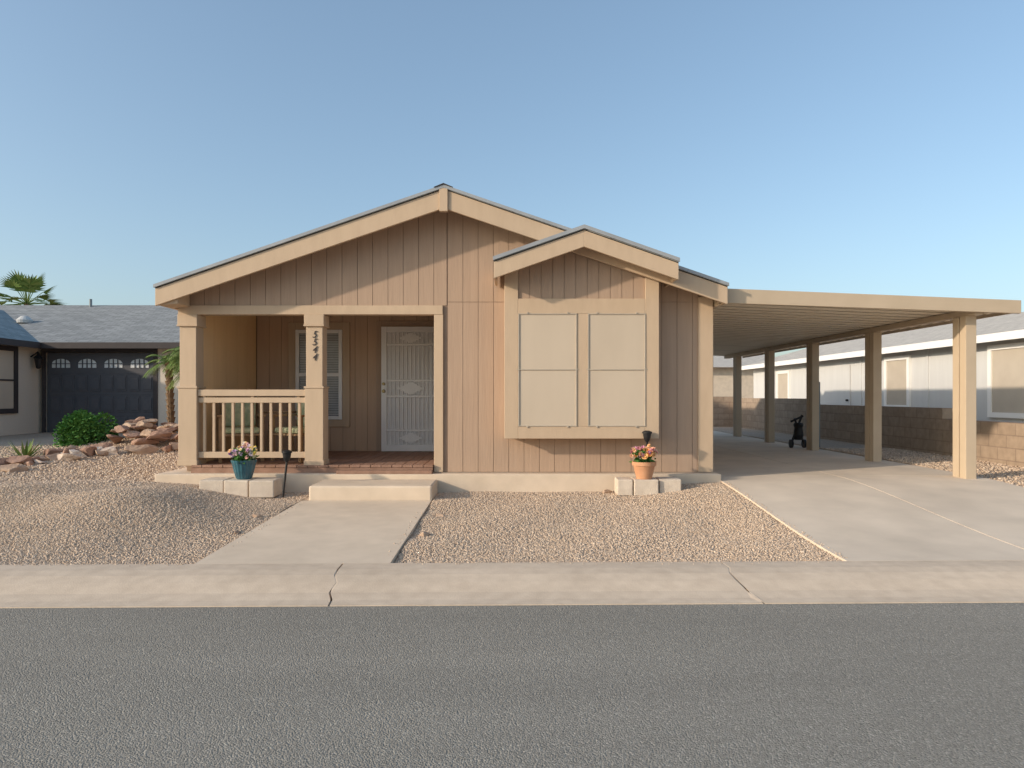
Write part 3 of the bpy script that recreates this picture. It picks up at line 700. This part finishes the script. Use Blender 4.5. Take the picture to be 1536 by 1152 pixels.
line=[(-8.3,9.9),(-7.6,10.0),(-7.25,10.6),(-7.3,11.2),(-6.9,11.5)]
for i in range(46):
    t=random.random()*(len(line)-1); k=int(t); f=t-k
    x=line[k][0]*(1-f)+line[k+1][0]*f+random.gauss(0,0.2); y=line[k][1]*(1-f)+line[k+1][1]*f+random.gauss(0,0.14)
    m,l=random.choice(kinds); rock(x,y,random.uniform(0.08,0.19),m,l)
for i in range(42):
    x=random.uniform(-7.0,-5.75); y=random.uniform(11.7,12.7); m,l=random.choice([kinds[0],kinds[0],kinds[2]]); rock(x,y,random.uniform(0.11,0.20),m,l,random.uniform(0,0.26),0.75)
for x,y,s,m in ((-6.2,11.4,0.22,2),(-6.65,11.2,0.20,1),(-7.05,11.0,0.19,1),(-5.9,11.6,0.14,0),(-2.72,7.25,0.05,2),(-2.65,6.55,0.06,2),(-0.85,6.5,0.05,2),(-0.8,7.4,0.05,2),(1.2,8.7,0.06,2)): rock(x,y,s,*kinds[m])

# ------------------------------------------------------------- plants
def shrub(c,rx,ry,rz_,n,label):
    S=empty('shrub',c,label,'shrub')
    cl=[(Vector((random.uniform(-.6,.6)*rx,random.uniform(-.6,.6)*ry,random.uniform(0.3,0.78)*rz_)),random.uniform(0.3,0.5)) for _ in range(18)]
    mb=MB()
    for i in range(n):
        q,r=random.choice(cl); d=Vector((random.gauss(0,1),random.gauss(0,1),random.gauss(0,1))).normalized()
        p=Vector(c)+q+Vector((d.x*r*rx,d.y*r*ry,d.z*r*rz_*0.8))*random.uniform(0.7,1.05)
        if p.z<c[2]: continue
        u=(d+Vector((random.gauss(0,.6),random.gauss(0,.6),random.gauss(0,.6)))).normalized()*0.055; s_=u.orthogonal().normalized()*0.02
        mb.quad(p,p+u*0.5+s_,p+u,p+u*0.5-s_)
    obj('crown',mb,'leaf',S)
    mb=MB()
    for k in range(7):
        a=k*0.9; mb.tube(c,(c[0]+math.cos(a)*rx*.5,c[1]+math.sin(a)*ry*.5,c[2]+rz_*.5),0.015,0.006)
    obj('trunk',mb,'palmbark',S)
shrub((-7.6,12.3,0.34),0.54,0.45,0.74,6000,'dense green shrub among landscape rocks')
def feather_palm(x,y,z0,zt,r,lean,nf=28):
    P=empty('palm_tree',(x,y,z0),'small feathery date palm beside landscape rocks','palm','small palms by the rocks')
    mb=MB(); n=14
    for i in range(n):
        f=i/n; f2=(i+1)/n
        p=(x+lean*f,y,z0+(zt-z0)*f); q=(x+lean*f2,y,z0+(zt-z0)*f2); mb.tube(p,q,0.055,0.085,10)
    obj('trunk',mb,'palmbark',P)
    mb=MB(); top=Vector((x+lean,y,zt))
    for k in range(nf):
        a=random.uniform(0,6.28); up=random.uniform(-0.3,1.3); L_=r*random.uniform(0.8,1.1); h=Vector((math.cos(a),math.sin(a),0))
        pp=[]
        for s in range(13):
            t=s/12; pp.append(top+h*L_*t*math.cos(up*0.7)+Vector((0,0,L_*(math.sin(up)*t-0.7*t*t))))
        for s in range(12):
            mb.tube(pp[s],pp[s+1],0.006,0.005,3)
            side=(pp[s+1]-pp[s]).cross(Vector((0,0,1))).normalized(); fw=(pp[s+1]-pp[s]).normalized()
            for sg in (-1,1):
                for hh in (0,0.5):
                    b_=pp[s].lerp(pp[s+1],hh); l=0.15*r/0.6*(1-abs(s/12-0.45)); tip=b_+side*sg*l+fw*l*0.7+Vector((0,0,-l*0.35)); 
                    mb.quad(b_,b_.lerp(tip,0.4)+fw*0.008,tip,b_.lerp(tip,0.4)-fw*0.008)
    obj('crown',mb,'frond',P)
feather_palm(-6.45,12.9,0.45,2.05,0.5,-0.06); feather_palm(-6.25,13.1,0.45,1.9,0.46,0.02); feather_palm(-6.10,12.7,0.45,2.2,0.48,0.05)
def fan_palm(x,y,zt,r):
    P=empty('palm_tree',(x,y,0.3),'tall fan palm rising behind the shingle roof','palm')
    obj('trunk',MB().tube((x,y,0.3),(x,y,zt),0.22,0.16,12),'palmbark',P)
    mb=MB(); top=Vector((x,y,zt))
    for k in range(34):
        a0=k*2.4; e=random.uniform(-0.35,1.25); d=Vector((math.cos(a0)*math.cos(e),math.sin(a0)*math.cos(e),math.sin(e))); st=top+d*r*random.uniform(0.35,0.65)
        u=d.cross(Vector((0,0,1))).normalized(); mb.tube(top,st,0.03,0.02,3)
        for j in range(13):
            a=(j-6)*0.19; dr=(d*math.cos(a)+u*math.sin(a)).normalized(); l=r*0.5*(1-0.04*abs(j-6)); tip=st+dr*l+Vector((0,0,-0.12*r)); side=(u*math.cos(a)-d*math.sin(a))*0.06
            mb.quad(st,st.lerp(tip,0.5)+side,tip,st.lerp(tip,0.5)-side)
    obj('crown',mb,'frond',P)
fan_palm(-28.5,40,6.8,2.2)
A=empty('agave_plant',(-7.8,10.9,0.36),'small spiky green agave among the rocks','agave')
mb=MB()
for k in range(22):
    a=k*2.4; e=random.uniform(0.15,1.2); d=Vector((math.cos(a)*math.cos(e),math.sin(a)*math.cos(e),math.sin(e))); b_=Vector((-7.8,10.9,0.38)); s_=d.cross(Vector((0,0,1))).normalized()*0.025
    mb.quad(b_-s_*0.6,b_+d*0.18-s_,b_+d*0.42,b_+d*0.18+s_)
obj('leaf',mb,'frond',A)

# ------------------------------------------------------------- light, sky, camera
el=math.radians(18); az=math.radians(244)
sd=Vector((math.sin(az)*math.cos(el),math.cos(az)*math.cos(el),math.sin(el)))
su=bpy.data.lights.new('sun','SUN'); su.energy=3.5; su.angle=math.radians(1.5); su.color=(1.0,0.84,0.66)
so=bpy.data.objects.new('sun',su); COL.objects.link(so); so.rotation_euler=(-sd).to_track_quat('-Z','Y').to_euler()
w=bpy.data.worlds.new('World'); scene.world=w; w.use_nodes=True; nt=w.node_tree
sk=nt.nodes.new('ShaderNodeTexSky'); sk.sky_type='NISHITA'; sk.sun_disc=False; sk.sun_elevation=el; sk.sun_rotation=az; sk.air_density=1.0; sk.dust_density=2.4; sk.ozone_density=3.0
gm=nt.nodes.new('ShaderNodeGamma'); gm.inputs['Gamma'].default_value=0.78
hs=nt.nodes.new('ShaderNodeMix'); hs.data_type='RGBA'; hs.blend_type='MULTIPLY'; hs.inputs['Factor'].default_value=1; hs.inputs['B'].default_value=(0.96,0.98,0.94,1)
bg=nt.nodes['Background']; bg.inputs['Strength'].default_value=0.31
nt.links.new(sk.outputs[0],gm.inputs['Color']); nt.links.new(gm.outputs[0],hs.inputs['A']); nt.links.new(hs.outputs['Result'],bg.inputs['Color'])
cam=bpy.data.cameras.new('camera'); co=bpy.data.objects.new('camera',cam); COL.objects.link(co)
co.location=(0,0,1.42); co.rotation_euler=(math.radians(90),0,0); cam.lens=24; cam.sensor_width=36; cam.shift_y=18/1536; cam.shift_x=-2/1536
cam.clip_end=5000; cam.clip_start=0.05; scene.camera=co
scene.view_settings.view_transform='Standard'; scene.view_settings.look='None'; scene.view_settings.exposure=0
